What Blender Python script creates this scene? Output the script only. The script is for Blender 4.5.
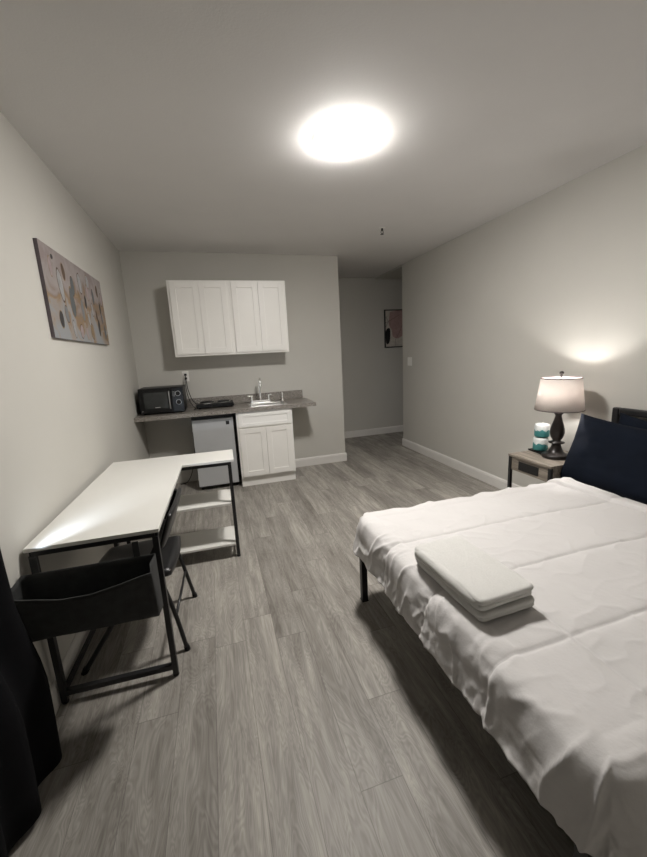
import bpy, bmesh, math, random
from mathutils import Vector, Matrix, noise

for o in list(bpy.data.objects):
    bpy.data.objects.remove(o, do_unlink=True)
C = bpy.context.scene.collection
SC = bpy.context.scene
random.seed(7)
R = math.radians

# ------------------------------------------------------------------ camera
cam_d = bpy.data.cameras.new('camera')
cam = bpy.data.objects.new('camera', cam_d)
C.objects.link(cam)
fw = Vector((0.27237779, 0.94143021, -0.19879512))
rt = Vector((0.95647045, -0.28741132, -0.05058673))
up = Vector((0.10475984, 0.17636295, 0.97873463))
m = Matrix((rt, up, -fw)).transposed().to_4x4()
m.translation = Vector((0.78992109, -4.52585869, 1.42569874))
cam.matrix_world = m
cam_d.sensor_fit = 'VERTICAL'
cam_d.sensor_height = 36.0
cam_d.lens = 370.04 / 857.0 * 36.0
cam_d.clip_start = 0.02
SC.camera = cam

# ------------------------------------------------------------------ world / exposure
w = bpy.data.worlds.new('world')
SC.world = w
w.use_nodes = True
w.node_tree.nodes['Background'].inputs[0].default_value = (0.5, 0.5, 0.52, 1)
w.node_tree.nodes['Background'].inputs[1].default_value = 0.05
SC.view_settings.view_transform = 'Standard'
SC.view_settings.look = 'None'
SC.view_settings.gamma = 1
SC.view_settings.exposure = 0.08
try:
    SC.view_settings.use_curve_mapping = False
except Exception:
    pass

LIGHT_XY = (1.62, -2.38)
DOME_STRENGTH = 212.0
LAMP_W = 8.5
GAP_W = 0.34

# ------------------------------------------------------------------ materials
def s2l(c):
    return tuple(((v / 255) / 12.92 if v / 255 <= 0.04045 else ((v / 255 + 0.055) / 1.055) ** 2.4) for v in c)

def mat(name, col, rough=0.6, metal=0.0, bump=0.0, bscale=200.0, var=0.0, vscale=8.0, spec=0.5, emit=None, es=0.0):
    mt = bpy.data.materials.new(name)
    mt.use_nodes = True
    nt = mt.node_tree
    b = nt.nodes['Principled BSDF']
    b.inputs['Base Color'].default_value = (*col, 1)
    b.inputs['Roughness'].default_value = rough
    b.inputs['Metallic'].default_value = metal
    b.inputs['Specular IOR Level'].default_value = spec
    if emit:
        b.inputs['Emission Color'].default_value = (*emit, 1)
        b.inputs['Emission Strength'].default_value = es
    tc = nt.nodes.new('ShaderNodeTexCoord')
    if var > 0:
        n = nt.nodes.new('ShaderNodeTexNoise')
        n.inputs['Scale'].default_value = vscale
        n.inputs['Detail'].default_value = 6
        nt.links.new(tc.outputs['Object'], n.inputs['Vector'])
        r = nt.nodes.new('ShaderNodeValToRGB')
        r.color_ramp.elements[0].position = 0.3
        r.color_ramp.elements[1].position = 0.7
        r.color_ramp.elements[0].color = (*[max(0, c * (1 - var)) for c in col], 1)
        r.color_ramp.elements[1].color = (*[min(1, c * (1 + var)) for c in col], 1)
        nt.links.new(n.outputs['Fac'], r.inputs['Fac'])
        nt.links.new(r.outputs['Color'], b.inputs['Base Color'])
    if bump > 0:
        n2 = nt.nodes.new('ShaderNodeTexNoise')
        n2.inputs['Scale'].default_value = bscale
        n2.inputs['Detail'].default_value = 4
        nt.links.new(tc.outputs['Object'], n2.inputs['Vector'])
        bp = nt.nodes.new('ShaderNodeBump')
        bp.inputs['Strength'].default_value = bump
        bp.inputs['Distance'].default_value = 0.004
        nt.links.new(n2.outputs['Fac'], bp.inputs['Height'])
        nt.links.new(bp.outputs['Normal'], b.inputs['Normal'])
    return mt

M = {}
M['wall'] = mat('wall_paint', (0.54, 0.525, 0.485), 0.75, bump=0.12, bscale=160, var=0.015, vscale=3)
M['ceiling'] = mat('ceiling_paint', (0.72, 0.705, 0.69), 0.8, bump=0.12, bscale=120, var=0.015, vscale=3)
M['trim'] = mat('white_trim', (0.72, 0.70, 0.67), 0.4, var=0.02)
M['cab'] = mat('white_cabinet_paint', (0.86, 0.845, 0.81), 0.38, var=0.01)
M['cabgap'] = mat('cabinet_shadow_gap', (0.35, 0.34, 0.32), 0.6, var=0.02)
M['black'] = mat('black_satin_metal', (0.012, 0.012, 0.013), 0.42, var=0.1)
M['blackpl'] = mat('black_plastic', (0.006, 0.006, 0.0065), 0.40, spec=0.3, var=0.1)
M['blackgl'] = mat('black_glass', (0.006, 0.006, 0.006), 0.22, spec=0.3, var=0.05)
M['window_gl'] = mat('microwave_window', (0.03, 0.033, 0.033), 0.25, var=0.15, vscale=20)
M['vinyl'] = mat('black_vinyl', (0.012, 0.012, 0.013), 0.33, bump=0.08, bscale=300, var=0.1)
M['bag'] = mat('charcoal_fabric', (0.030, 0.031, 0.031), 0.9, bump=0.5, bscale=700, var=0.2, vscale=30)
M['bagin'] = mat('bag_hem', (0.045, 0.046, 0.045), 0.9, bump=0.3, bscale=700, var=0.2)
M['curtain'] = mat('black_curtain_fabric', (0.006, 0.006, 0.007), 0.95, bump=0.3, bscale=600, var=0.2, spec=0.1)
M['desk'] = mat('white_desk_laminate', (0.74, 0.73, 0.69), 0.32, var=0.012, vscale=5)
M['deskedge'] = mat('desk_edge', (0.30, 0.30, 0.29), 0.4, var=0.05)
M['sheet'] = mat('white_comforter', (0.675, 0.655, 0.645), 0.85, bump=0.25, bscale=60, var=0.015, vscale=4, spec=0.2)
M['mattress'] = mat('white_mattress', (0.72, 0.70, 0.68), 0.85, bump=0.2, bscale=200, var=0.02)
M['towel'] = mat('white_terry', (0.80, 0.79, 0.76), 0.95, bump=1.0, bscale=420, var=0.03, vscale=200, spec=0.1)
M['navy'] = mat('navy_cotton', (0.0042, 0.0068, 0.0135), 0.9, bump=0.4, bscale=500, var=0.15, vscale=10, spec=0.15)
M['chrome'] = mat('chrome', (0.93, 0.93, 0.92), 0.22, 1.0, var=0.02)
M['steel'] = mat('brushed_steel', (0.62, 0.62, 0.61), 0.3, 1.0, var=0.05)
M['fridge'] = mat('fridge_silver', (0.50, 0.51, 0.52), 0.38, 0.2, var=0.02)
M['bronze'] = mat('dark_bronze', (0.018, 0.014, 0.013), 0.33, 0.2, var=0.3, vscale=20)
M['plwhite'] = mat('white_plastic', (0.80, 0.79, 0.76), 0.35, var=0.01)
M['dark'] = mat('dark_slot', (0.01, 0.01, 0.01), 0.6, var=0.1)
M['paper'] = mat('white_tissue', (0.85, 0.85, 0.84), 0.9, bump=0.5, bscale=150, var=0.04, vscale=60)
M['silverknob'] = mat('silver_print', (0.5, 0.5, 0.5), 0.3, 0.6, var=0.05)
M['brownshade'] = mat('shade_trim', (0.10, 0.075, 0.075), 0.8, var=0.1)
M['light_base'] = mat('light_base_metal', (0.8, 0.8, 0.79), 0.4, var=0.02)

def new_nt(name):
    mt = bpy.data.materials.new(name); mt.use_nodes = True
    nt = mt.node_tree
    return mt, nt, nt.nodes['Principled BSDF']

# floor : vinyl planks running along Y, 0.15 wide
def floor_mat():
    mt, nt, b = new_nt('grey_vinyl_planks')
    N = nt.nodes.new; L = nt.links.new
    tc = N('ShaderNodeTexCoord')
    sep = N('ShaderNodeSeparateXYZ'); L(tc.outputs['Object'], sep.inputs[0])
    def math_(op, a, bb=None, cc=None):
        n = N('ShaderNodeMath'); n.operation = op
        for i, v in enumerate((a, bb, cc)):
            if v is None: continue
            if isinstance(v, (int, float)): n.inputs[i].default_value = v
            else: L(v, n.inputs[i])
        return n.outputs[0]
    W_, LN = 0.152, 1.12
    xs = math_('DIVIDE', math_('ADD', sep.outputs['X'], 10 * W_ - 1.117 + W_), W_)
    col = math_('FLOOR', xs)
    fx = math_('FRACT', xs)
    wn = N('ShaderNodeTexWhiteNoise'); wn.noise_dimensions = '1D'; L(col, wn.inputs['W'])
    ys = math_('DIVIDE', math_('ADD', math_('ADD', sep.outputs['Y'], 20.0), math_('MULTIPLY', wn.outputs['Value'], LN)), LN)
    row = math_('FLOOR', ys)
    fy = math_('FRACT', ys)
    comb = N('ShaderNodeCombineXYZ'); L(col, comb.inputs[0]); L(row, comb.inputs[1])
    wn2 = N('ShaderNodeTexWhiteNoise'); wn2.noise_dimensions = '2D'; L(comb.outputs[0], wn2.inputs['Vector'])
    # grain coordinates, offset for each plank
    off = math_('MULTIPLY', wn2.outputs['Value'], 37.0)
    gx = math_('ADD', math_('MULTIPLY', sep.outputs['X'], 1.0), off)
    gy = math_('MULTIPLY', sep.outputs['Y'], 0.085)
    gc = N('ShaderNodeCombineXYZ'); L(gx, gc.inputs[0]); L(gy, gc.inputs[1]); L(off, gc.inputs[2])
    n1 = N('ShaderNodeTexNoise'); n1.inputs['Scale'].default_value = 38; n1.inputs['Detail'].default_value = 7
    n1.inputs['Roughness'].default_value = 0.62; n1.inputs['Distortion'].default_value = 0.7
    L(gc.outputs[0], n1.inputs['Vector'])
    gc2 = N('ShaderNodeCombineXYZ'); L(gx, gc2.inputs[0]); L(math_('MULTIPLY', sep.outputs['Y'], 0.16), gc2.inputs[1]); L(off, gc2.inputs[2])
    n2 = N('ShaderNodeTexNoise'); n2.inputs['Scale'].default_value = 9; n2.inputs['Detail'].default_value = 3
    n2.inputs['Distortion'].default_value = 1.2
    L(gc2.outputs[0], n2.inputs['Vector'])
    # cathedral grain rings
    wv = N('ShaderNodeMath'); wv.operation = 'SINE'
    L(math_('MULTIPLY', n2.outputs['Fac'], 150.0), wv.inputs[0])
    ring = math_('MULTIPLY', wv.outputs[0], 0.045)
    base = math_('ADD', math_('MULTIPLY', n1.outputs['Fac'], 0.55), math_('MULTIPLY', n2.outputs['Fac'], 0.45))
    base = math_('ADD', base, ring)
    base = math_('ADD', base, math_('MULTIPLY', math_('SUBTRACT', wn2.outputs['Value'], 0.5), 0.16))
    rp = N('ShaderNodeValToRGB')
    e = rp.color_ramp.elements
    e[0].position = 0.28; e[0].color = (0.160, 0.145, 0.127, 1)
    e[1].position = 0.76; e[1].color = (0.51, 0.475, 0.425, 1)
    k = e.new(0.48); k.color = (0.272, 0.254, 0.228, 1)
    k = e.new(0.60); k.color = (0.362, 0.339, 0.305, 1)
    L(base, rp.inputs[0])
    # seams
    ex = math_('MINIMUM', fx, math_('SUBTRACT', 1.0, fx))
    ey = math_('MINIMUM', fy, math_('SUBTRACT', 1.0, fy))
    sx = math_('LESS_THAN', ex, 0.008)
    sy = math_('LESS_THAN', ey, 0.0014)
    sm = math_('MAXIMUM', sx, sy)
    mx = N('ShaderNodeMix'); mx.data_type = 'RGBA'
    L(math_('MULTIPLY', sm, 0.45), mx.inputs['Factor']); L(rp.outputs[0], mx.inputs['A']); mx.inputs['B'].default_value = (0.07, 0.06, 0.055, 1)
    L(mx.outputs['Result'], b.inputs['Base Color'])
    b.inputs['Roughness'].default_value = 0.48
    b.inputs['Specular IOR Level'].default_value = 0.35
    bp = N('ShaderNodeBump'); bp.inputs['Strength'].default_value = 0.15; bp.inputs['Distance'].default_value = 0.002
    L(math_('SUBTRACT', n1.outputs['Fac'], sm), bp.inputs['Height']); L(bp.outputs[0], b.inputs['Normal'])
    return mt
M['floor'] = floor_mat()

def speckle_mat(name, cols, scale=380):
    mt, nt, b = new_nt(name)
    tc = nt.nodes.new('ShaderNodeTexCoord')
    v = nt.nodes.new('ShaderNodeTexVoronoi'); v.inputs['Scale'].default_value = scale
    nt.links.new(tc.outputs['Object'], v.inputs['Vector'])
    s = nt.nodes.new('ShaderNodeSeparateColor'); nt.links.new(v.outputs['Color'], s.inputs[0])
    rp = nt.nodes.new('ShaderNodeValToRGB'); rp.color_ramp.interpolation = 'CONSTANT'
    e = rp.color_ramp.elements
    e[0].position = 0; e[0].color = (*cols[0], 1)
    e[1].position = 0.25; e[1].color = (*cols[1], 1)
    for p_, c in ((0.55, cols[2]), (0.82, cols[3])):
        k = e.new(p_); k.color = (*c, 1)
    nt.links.new(s.outputs[0], rp.inputs[0]); nt.links.new(rp.outputs[0], b.inputs['Base Color'])
    b.inputs['Roughness'].default_value = 0.3
    return mt
M['granite'] = speckle_mat('brown_granite_laminate', [(0.07, 0.06, 0.052), (0.20, 0.178, 0.155), (0.31, 0.285, 0.255), (0.50, 0.475, 0.44)])

def wood_mat(name, c0, c1, c2):
    mt, nt, b = new_nt(name)
    tc = nt.nodes.new('ShaderNodeTexCoord')
    mp = nt.nodes.new('ShaderNodeMapping'); mp.inputs['Scale'].default_value = (40, 3, 40)
    nt.links.new(tc.outputs['Object'], mp.inputs[0])
    n = nt.nodes.new('ShaderNodeTexNoise'); n.inputs['Scale'].default_value = 1.5; n.inputs['Detail'].default_value = 6
    n.inputs['Distortion'].default_value = 0.6
    nt.links.new(mp.outputs[0], n.inputs['Vector'])
    rp = nt.nodes.new('ShaderNodeValToRGB'); e = rp.color_ramp.elements
    e[0].position = 0.3; e[0].color = (*c0, 1); e[1].position = 0.7; e[1].color = (*c2, 1)
    k = e.new(0.5); k.color = (*c1, 1)
    nt.links.new(n.outputs['Fac'], rp.inputs[0]); nt.links.new(rp.outputs[0], b.inputs['Base Color'])
    b.inputs['Roughness'].default_value = 0.55
    return mt
M['nswood'] = wood_mat('grey_oak', (0.12, 0.10, 0.08), (0.22, 0.19, 0.155), (0.32, 0.28, 0.235))

def shade_mat():
    mt = bpy.data.materials.new('linen_shade'); mt.use_nodes = True
    nt = mt.node_tree; nt.nodes.remove(nt.nodes['Principled BSDF'])
    out = nt.nodes['Material Output']
    tc = nt.nodes.new('ShaderNodeTexCoord')
    n = nt.nodes.new('ShaderNodeTexNoise'); n.inputs['Scale'].default_value = 300
    nt.links.new(tc.outputs['Object'], n.inputs['Vector'])
    rp = nt.nodes.new('ShaderNodeValToRGB'); e = rp.color_ramp.elements
    e[0].position = 0.3; e[0].color = (0.66, 0.61, 0.57, 1); e[1].position = 0.7; e[1].color = (0.76, 0.71, 0.67, 1)
    nt.links.new(n.outputs['Fac'], rp.inputs[0])
    d = nt.nodes.new('ShaderNodeBsdfDiffuse'); t = nt.nodes.new('ShaderNodeBsdfTranslucent')
    nt.links.new(rp.outputs[0], d.inputs['Color']); t.inputs['Color'].default_value = (0.72, 0.67, 0.64, 1)
    ms = nt.nodes.new('ShaderNodeMixShader'); ms.inputs[0].default_value = SHADE_TR
    nt.links.new(d.outputs[0], ms.inputs[1]); nt.links.new(t.outputs[0], ms.inputs[2])
    nt.links.new(ms.outputs[0], out.inputs[0])
    return mt
SHADE_TR = 0.24
M['shade'] = shade_mat()

def emit_mat(name, col, s):
    mt = bpy.data.materials.new(name); mt.use_nodes = True
    b = mt.node_tree.nodes['Principled BSDF']
    b.inputs['Base Color'].default_value = (0.8, 0.8, 0.8, 1)
    b.inputs['Emission Color'].default_value = (*col, 1)
    b.inputs['Emission Strength'].default_value = s
    return mt
M['dome'] = emit_mat('lit_dome', (1.0, 0.965, 0.92), DOME_STRENGTH)
M['rim'] = emit_mat('lit_glass_rim', (1.0, 0.97, 0.93), 5.0)
M['bulb'] = emit_mat('lit_bulb', (0.95, 0.97, 1.0), 12.0)

# package wrap: white with a wavy teal lower band
def tp_mat():
    mt, nt, b = new_nt('tissue_wrap')
    N = nt.nodes.new; L = nt.links.new
    tc = N('ShaderNodeTexCoord'); sep = N('ShaderNodeSeparateXYZ'); L(tc.outputs['Object'], sep.inputs[0])
    n = N('ShaderNodeTexNoise'); n.inputs['Scale'].default_value = 25; L(tc.outputs['Object'], n.inputs['Vector'])
    a = N('ShaderNodeMath'); a.operation = 'MULTIPLY_ADD'; L(n.outputs['Fac'], a.inputs[0]); a.inputs[1].default_value = 0.08; L(sep.outputs['Z'], a.inputs[2])
    c = N('ShaderNodeMath'); c.operation = 'LESS_THAN'; L(a.outputs[0], c.inputs[0]); c.inputs[1].default_value = 0.095
    mx = N('ShaderNodeMix'); mx.data_type = 'RGBA'; L(c.outputs[0], mx.inputs['Factor'])
    mx.inputs['A'].default_value = (0.60, 0.62, 0.61, 1); mx.inputs['B'].default_value = (0.05, 0.22, 0.22, 1)
    L(mx.outputs['Result'], b.inputs['Base Color']); b.inputs['Roughness'].default_value = 0.35
    return mt
M['tp'] = tp_mat()

def canvas_mat():
    mt, nt, b = new_nt('abstract_canvas_wash')
    N = nt.nodes.new; L = nt.links.new
    tc = N('ShaderNodeTexCoord')
    n = N('ShaderNodeTexNoise'); n.inputs['Scale'].default_value = 5; n.inputs['Detail'].default_value = 5; n.inputs['Distortion'].default_value = 1.0
    L(tc.outputs['Object'], n.inputs['Vector'])
    sep = N('ShaderNodeSeparateXYZ'); L(tc.outputs['Object'], sep.inputs[0])
    # diagonal ochre vein that crosses the canvas
    v = N('ShaderNodeMath'); v.operation = 'MULTIPLY_ADD'; L(sep.outputs['Z'], v.inputs[0]); v.inputs[1].default_value = 0.9; L(n.outputs['Fac'], v.inputs[2])
    rp = N('ShaderNodeValToRGB'); e = rp.color_ramp.elements
    e[0].position = 0.28; e[0].color = (0.25, 0.26, 0.27, 1)
    e[1].position = 0.80; e[1].color = (0.24, 0.195, 0.19, 1)
    for p_, c in ((0.37, (0.27, 0.235, 0.21)), (0.44, (0.25, 0.165, 0.09)), (0.50, (0.22, 0.165, 0.125)), (0.56, (0.25, 0.21, 0.195)), (0.66, (0.29, 0.26, 0.25))):
        k = e.new(p_); k.color = (*c, 1)
    L(v.outputs[0], rp.inputs[0]); L(rp.outputs[0], b.inputs['Base Color']); b.inputs['Roughness'].default_value = 0.6
    return mt
M['canvas'] = canvas_mat()
for nm, c in dict(p_grey=(0.10, 0.11, 0.115), p_dark=(0.035, 0.033, 0.035), p_brown=(0.10, 0.065, 0.045), p_gold=(0.22, 0.15, 0.08), p_pale=(0.29, 0.29, 0.29), p_mauve=(0.30, 0.24, 0.24), p_slate=(0.17, 0.18, 0.185),
                  a_beige=(0.55, 0.51, 0.46), a_pink=(0.40, 0.27, 0.255), a_black=(0.012, 0.011, 0.012), a_line=(0.09, 0.06, 0.06), p_edge=(0.11, 0.09, 0.10)).items():
    M[nm] = mat('paint_' + nm[2:], c, 0.6, var=0.12, vscale=30)

# ------------------------------------------------------------------ builders
class MB:
    def __init__(s):
        s.bm = bmesh.new(); s.mi = 0
    def _tag(s, n0):
        s.bm.faces.ensure_lookup_table()
        for f in s.bm.faces[n0:]: f.material_index = s.mi
    def box(s, x0, x1, y0, y1, z0, z1, mi=0):
        vs = [s.bm.verts.new(p) for p in ((x0, y0, z0), (x1, y0, z0), (x1, y1, z0), (x0, y1, z0), (x0, y0, z1), (x1, y0, z1), (x1, y1, z1), (x0, y1, z1))]
        for q in ((3, 2, 1, 0), (4, 5, 6, 7), (0, 1, 5, 4), (1, 2, 6, 5), (2, 3, 7, 6), (3, 0, 4, 7)):
            f = s.bm.faces.new([vs[i] for i in q]); f.material_index = mi
        return s
    def prism(s, pts, z0, z1, mi=0, mi_side=None):
        a = [s.bm.verts.new((p[0], p[1], z0)) for p in pts]
        b = [s.bm.verts.new((p[0], p[1], z1)) for p in pts]
        f = s.bm.faces.new(list(reversed(a))); f.material_index = mi
        f = s.bm.faces.new(b); f.material_index = mi
        n = len(pts)
        for i in range(n):
            f = s.bm.faces.new((a[i], a[(i + 1) % n], b[(i + 1) % n], b[i])); f.material_index = mi if mi_side is None else mi_side
        return s
    def lathe(s, prof, cx=0, cy=0, n=32, mi=0, cap=True):
        rings = []
        for (r, z) in prof:
            rings.append([s.bm.verts.new((cx + r * math.cos(2 * math.pi * k / n), cy + r * math.sin(2 * math.pi * k / n), z)) for k in range(n)])
        for a, b in zip(rings, rings[1:]):
            for k in range(n):
                f = s.bm.faces.new((a[k], a[(k + 1) % n], b[(k + 1) % n], b[k])); f.material_index = mi; f.smooth = True
        if cap:
            f = s.bm.faces.new(list(reversed(rings[0]))); f.material_index = mi
            f = s.bm.faces.new(rings[-1]); f.material_index = mi
        return s
    def tube(s, pts, r, n=12, mi=0, cap=True, square=False):
        pts = [Vector(p) for p in pts]
        rings = []; prev = None
        if square: n = 4
        for i, p in enumerate(pts):
            if i == 0: d = pts[1] - p
            elif i == len(pts) - 1: d = p - pts[i - 1]
            else: d = (pts[i + 1] - p).normalized() + (p - pts[i - 1]).normalized()
            d.normalize()
            if prev is None:
                a = Vector((0, 0, 1)) if abs(d.z) < 0.9 else Vector((1, 0, 0))
                u = d.cross(a).normalized()
            else:
                u = (prev - d * prev.dot(d)).normalized()
            prev = u; v = d.cross(u)
            o = math.pi / 4 if square else 0
            rr = (r[i] if isinstance(r, (list, tuple)) else r) * (math.sqrt(2) if square else 1)
            rings.append([s.bm.verts.new(p + (u * math.cos(o + 2 * math.pi * k / n) + v * math.sin(o + 2 * math.pi * k / n)) * rr) for k in range(n)])
        for a, b in zip(rings, rings[1:]):
            for k in range(n):
                f = s.bm.faces.new((a[k], a[(k + 1) % n], b[(k + 1) % n], b[k])); f.smooth = not square; f.material_index = mi
        if cap:
            f = s.bm.faces.new(list(reversed(rings[0]))); f.material_index = mi
            f = s.bm.faces.new(rings[-1]); f.material_index = mi
        return s
    def build(s, name, mats, parent=None, bevel=0.0, seg=2, smooth=False, loc=None):
        bmesh.ops.recalc_face_normals(s.bm, faces=s.bm.faces)
        me = bpy.data.meshes.new(name); s.bm.to_mesh(me); s.bm.free()
        if not isinstance(mats, (list, tuple)): mats = [mats]
        for q in mats: me.materials.append(q)
        o = bpy.data.objects.new(name, me); C.objects.link(o)
        if parent: o.parent = parent
        if loc: o.location = loc
        if smooth:
            for p in me.polygons: p.use_smooth = True
        if bevel > 0:
            b = o.modifiers.new('bevel', 'BEVEL'); b.width = bevel; b.segments = seg; b.limit_method = 'ANGLE'; b.angle_limit = R(35)
        return o

def curve_pts(pts, n=8):
    """Catmull-Rom through pts"""
    P = [Vector(p) for p in pts]; P = [P[0]] + P + [P[-1]]
    out = []
    for i in range(1, len(P) - 2):
        for k in range(n):
            t = k / n
            out.append(0.5 * ((2 * P[i]) + (-P[i - 1] + P[i + 1]) * t + (2 * P[i - 1] - 5 * P[i] + 4 * P[i + 1] - P[i + 2]) * t * t + (-P[i - 1] + 3 * P[i] - 3 * P[i + 1] + P[i + 2]) * t ** 3))
    out.append(P[-2]); return out

def thing(name, label, cat, loc=(0, 0, 0), rz=0, group=None):
    o = bpy.data.objects.new(name, None); C.objects.link(o); o.empty_display_size = 0.1
    o.location = loc; o.rotation_euler = (0, 0, rz); o['label'] = label; o['category'] = cat
    if group: o['group'] = group
    return o
def tag(o, label, cat, group=None):
    o['label'] = label; o['category'] = cat
    if group: o['group'] = group
    return o
def struct(o, label=None):
    o['kind'] = 'structure'
    if label: o['label'] = label
    return o

# ------------------------------------------------------------------ room shell
W, H = 3.451, 2.57
YB = -5.35        # wall behind the camera
XP = 2.387; YA = 1.252; YR = 0.364; XE = 5.0
struct(MB().box(-0.1, XE, YB - 0.1, YA + 0.1, -0.08, 0).build('floor', M['floor']), 'grey wood-look plank floor')
struct(MB().box(-0.1, XE, YB - 0.1, YA + 0.1, H, H + 0.1).build('ceiling', M['ceiling']), 'plain painted ceiling')
struct(MB().box(-0.1, 0, YB - 0.1, YA + 0.1, 0, H).build('wall_left', M['wall']), 'grey wall on the left with the canvas')
struct(MB().box(0, XP, 0, YA, 0, H).build('wall_back', M['wall']), 'grey wall behind the kitchenette')
struct(MB().box(0, XE, YA, YA + 0.1, 0, H).build('wall_alcove', M['wall']), 'dim grey wall at the end of the passage')
struct(MB().box(W, XE, YB, YR, 0, H).build('wall_right', M['wall']), 'grey wall on the right beside the bed')
struct(MB().box(-0.1, XE, YB - 0.1, YB, 0, H).build('wall_front', M['wall']))
struct(MB().box(XE, XE + 0.1, YB - 0.1, YA + 0.1, 0, H).build('wall_passage', M['wall']))
struct(MB().box(W, XE, YR, YA, H - 0.022, H).build('trim_header', M['wall']), 'slightly lower ceiling of the side passage')

def baseboard(name, p0, p1, nrm, h=0.111, ext0=0, ext1=0):
    """profile swept from p0 to p1; nrm points into the room"""
    d = (Vector(p1) - Vector(p0)).normalized(); n = Vector(nrm)
    p0 = Vector(p0) - d * ext0; p1 = Vector(p1) + d * ext1
    prof = [(0, 0), (0.014, 0), (0.014, h * 0.80), (0.0115, h * 0.83), (0.0115, h * 0.90), (0.006, h * 0.97), (0.004, h), (0, h)]
    mb = MB()
    a = [mb.bm.verts.new(p0 + n * t + Vector((0, 0, z))) for t, z in prof]
    b = [mb.bm.verts.new(p1 + n * t + Vector((0, 0, z))) for t, z in prof]
    k = len(prof)
    for i in range(k): mb.bm.faces.new((a[i], a[(i + 1) % k], b[(i + 1) % k], b[i]))
    mb.bm.faces.new(a); mb.bm.faces.new(list(reversed(b)))
    return struct(mb.build(name, M['trim']))
baseboard('baseboard_left', (0, YB, 0), (0, -0.62, 0), (1, 0, 0))
baseboard('baseboard_back', (1.602, 0, 0), (XP, 0, 0), (0, -1, 0), ext1=0.014)
baseboard('baseboard_pier', (XP, 0, 0), (XP, YA, 0), (1, 0, 0))
baseboard('baseboard_alcove', (XP + 0.014, YA, 0), (XE, YA, 0), (0, -1, 0))
baseboard('baseboard_right', (W, YB, 0), (W, YR, 0), (-1, 0, 0), ext1=0.014)
baseboard('baseboard_passage', (W, YR, 0), (XE, YR, 0), (0, 1, 0))

# ------------------------------------------------------------------ ceiling light
cl = thing('ceiling_light', 'round lit white dome light flush on the ceiling', 'ceiling light', (*LIGHT_XY, H))
MB().lathe([(0.150, -0.004), (0.150, 0)], n=48).build('base', M['light_base'], cl)
MB().lathe([(0.163, -0.014), (0.166, -0.012), (0.167, -0.003), (0.160, -0.002)], n=48, cap=False).build('glass_rim', M['rim'], cl, smooth=True)
dome = [(0.001, -0.044)] + [(0.160 * math.sin(a), -0.014 - 0.030 * math.cos(a)) for a in [i * math.pi / 2 / 10 for i in range(1, 11)]]
MB().lathe(dome, n=48).build('diffuser', M['dome'], cl, smooth=True)

sp = thing('sprinkler', 'small metal fire sprinkler hanging from the ceiling', 'sprinkler', (2.489, -1.019, H))
sp.scale = (0.85, 0.85, 0.85)
MB().lathe([(0.034, -0.006), (0.038, -0.003), (0.038, 0)], n=24).build('escutcheon', M['plwhite'], sp)
MB().lathe([(0.011, -0.03), (0.012, -0.006), (0.012, -0.004)], n=16).build('nozzle', M['bronze'], sp)
MB().tube([(-0.010, 0, -0.028), (-0.016, 0, -0.045), (0, 0, -0.062)], 0.003).tube([(0.010, 0, -0.028), (0.016, 0, -0.045), (0, 0, -0.062)], 0.003).build('yoke', M['bronze'], sp)
MB().lathe([(0.020, -0.066), (0.020, -0.063)], n=16).build('deflector', M['bronze'], sp)

# ------------------------------------------------------------------ kitchenette
def shaker_door(name, x0, x1, z0, z1, y, parent, rail=0.058, t=0.019):
    """front face at y (facing -Y), recessed panel"""
    mb = MB()
    mb.box(x0, x0 + rail, y, y + t, z0, z1).box(x1 - rail, x1, y, y + t, z0, z1)
    mb.box(x0 + rail, x1 - rail, y, y + t, z0, z0 + rail).box(x0 + rail, x1 - rail, y, y + t, z1 - rail, z1)
    mb.box(x0 + rail - 0.002, x1 - rail + 0.002, y + 0.010, y + t - 0.002, z0 + rail - 0.002, z1 - rail + 0.002)
    return mb.build(name, M['cab'], parent, bevel=0.0015, seg=2)

def wall_cabinet(x0, label):
    w_, h_ = 0.609, 0.765
    t = thing('wall_cabinet', label, 'cabinet', (x0, 0, 1.465), 0, 'wall cabinets over the counter')
    MB().box(0, w_, -0.285, -0.001, 0, h_).build('body', M['cab'], t, bevel=0.001)
    m_ = 0.024
    dw = (w_ - 2 * m_ - 0.003) / 2
    shaker_door('door', m_, m_ + dw, 0.022, h_ - 0.018, -0.304, t)
    shaker_door('door', m_ + dw + 0.003, w_ - m_, 0.022, h_ - 0.018, -0.304, t)
    return t
wall_cabinet(0.440, 'white two-door wall cabinet nearer the left wall, above the microwave')
wall_cabinet(1.0495, 'white two-door wall cabinet above the sink')

HC = 0.890
bc = thing('base_cabinet', 'white sink base cabinet with false drawer front under the counter', 'cabinet', (0.987, 0, 0))
MB().box(0, 0.613, -0.489, -0.001, 0.105, HC - 0.041).build('body', M['cab'], bc, bevel=0.001)
MB().box(0.0, 0.613, -0.452, -0.434, 0, 0.1045).build('toe_kick', M['cab'], bc)
# false drawer front
mb = MB(); x0, x1, z0, z1, y = 0.02, 0.593, 0.683, 0.833, -0.508
mb.box(x0, x0 + .04, y, y + .019, z0, z1).box(x1 - .04, x1, y, y + .019, z0, z1).box(x0 + .04, x1 - .04, y, y + .019, z0, z0 + .038).box(x0 + .04, x1 - .04, y, y + .019, z1 - .038, z1).box(x0 + .038, x1 - .038, y + .009, y + .017, z0 + .036, z1 - .036)
mb.build('drawer_front', M['cab'], bc, bevel=0.0015)
shaker_door('door', 0.02, 0.305, 0.125, 0.670, -0.508, bc)
shaker_door('door', 0.308, 0.593, 0.125, 0.670, -0.508, bc)

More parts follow.
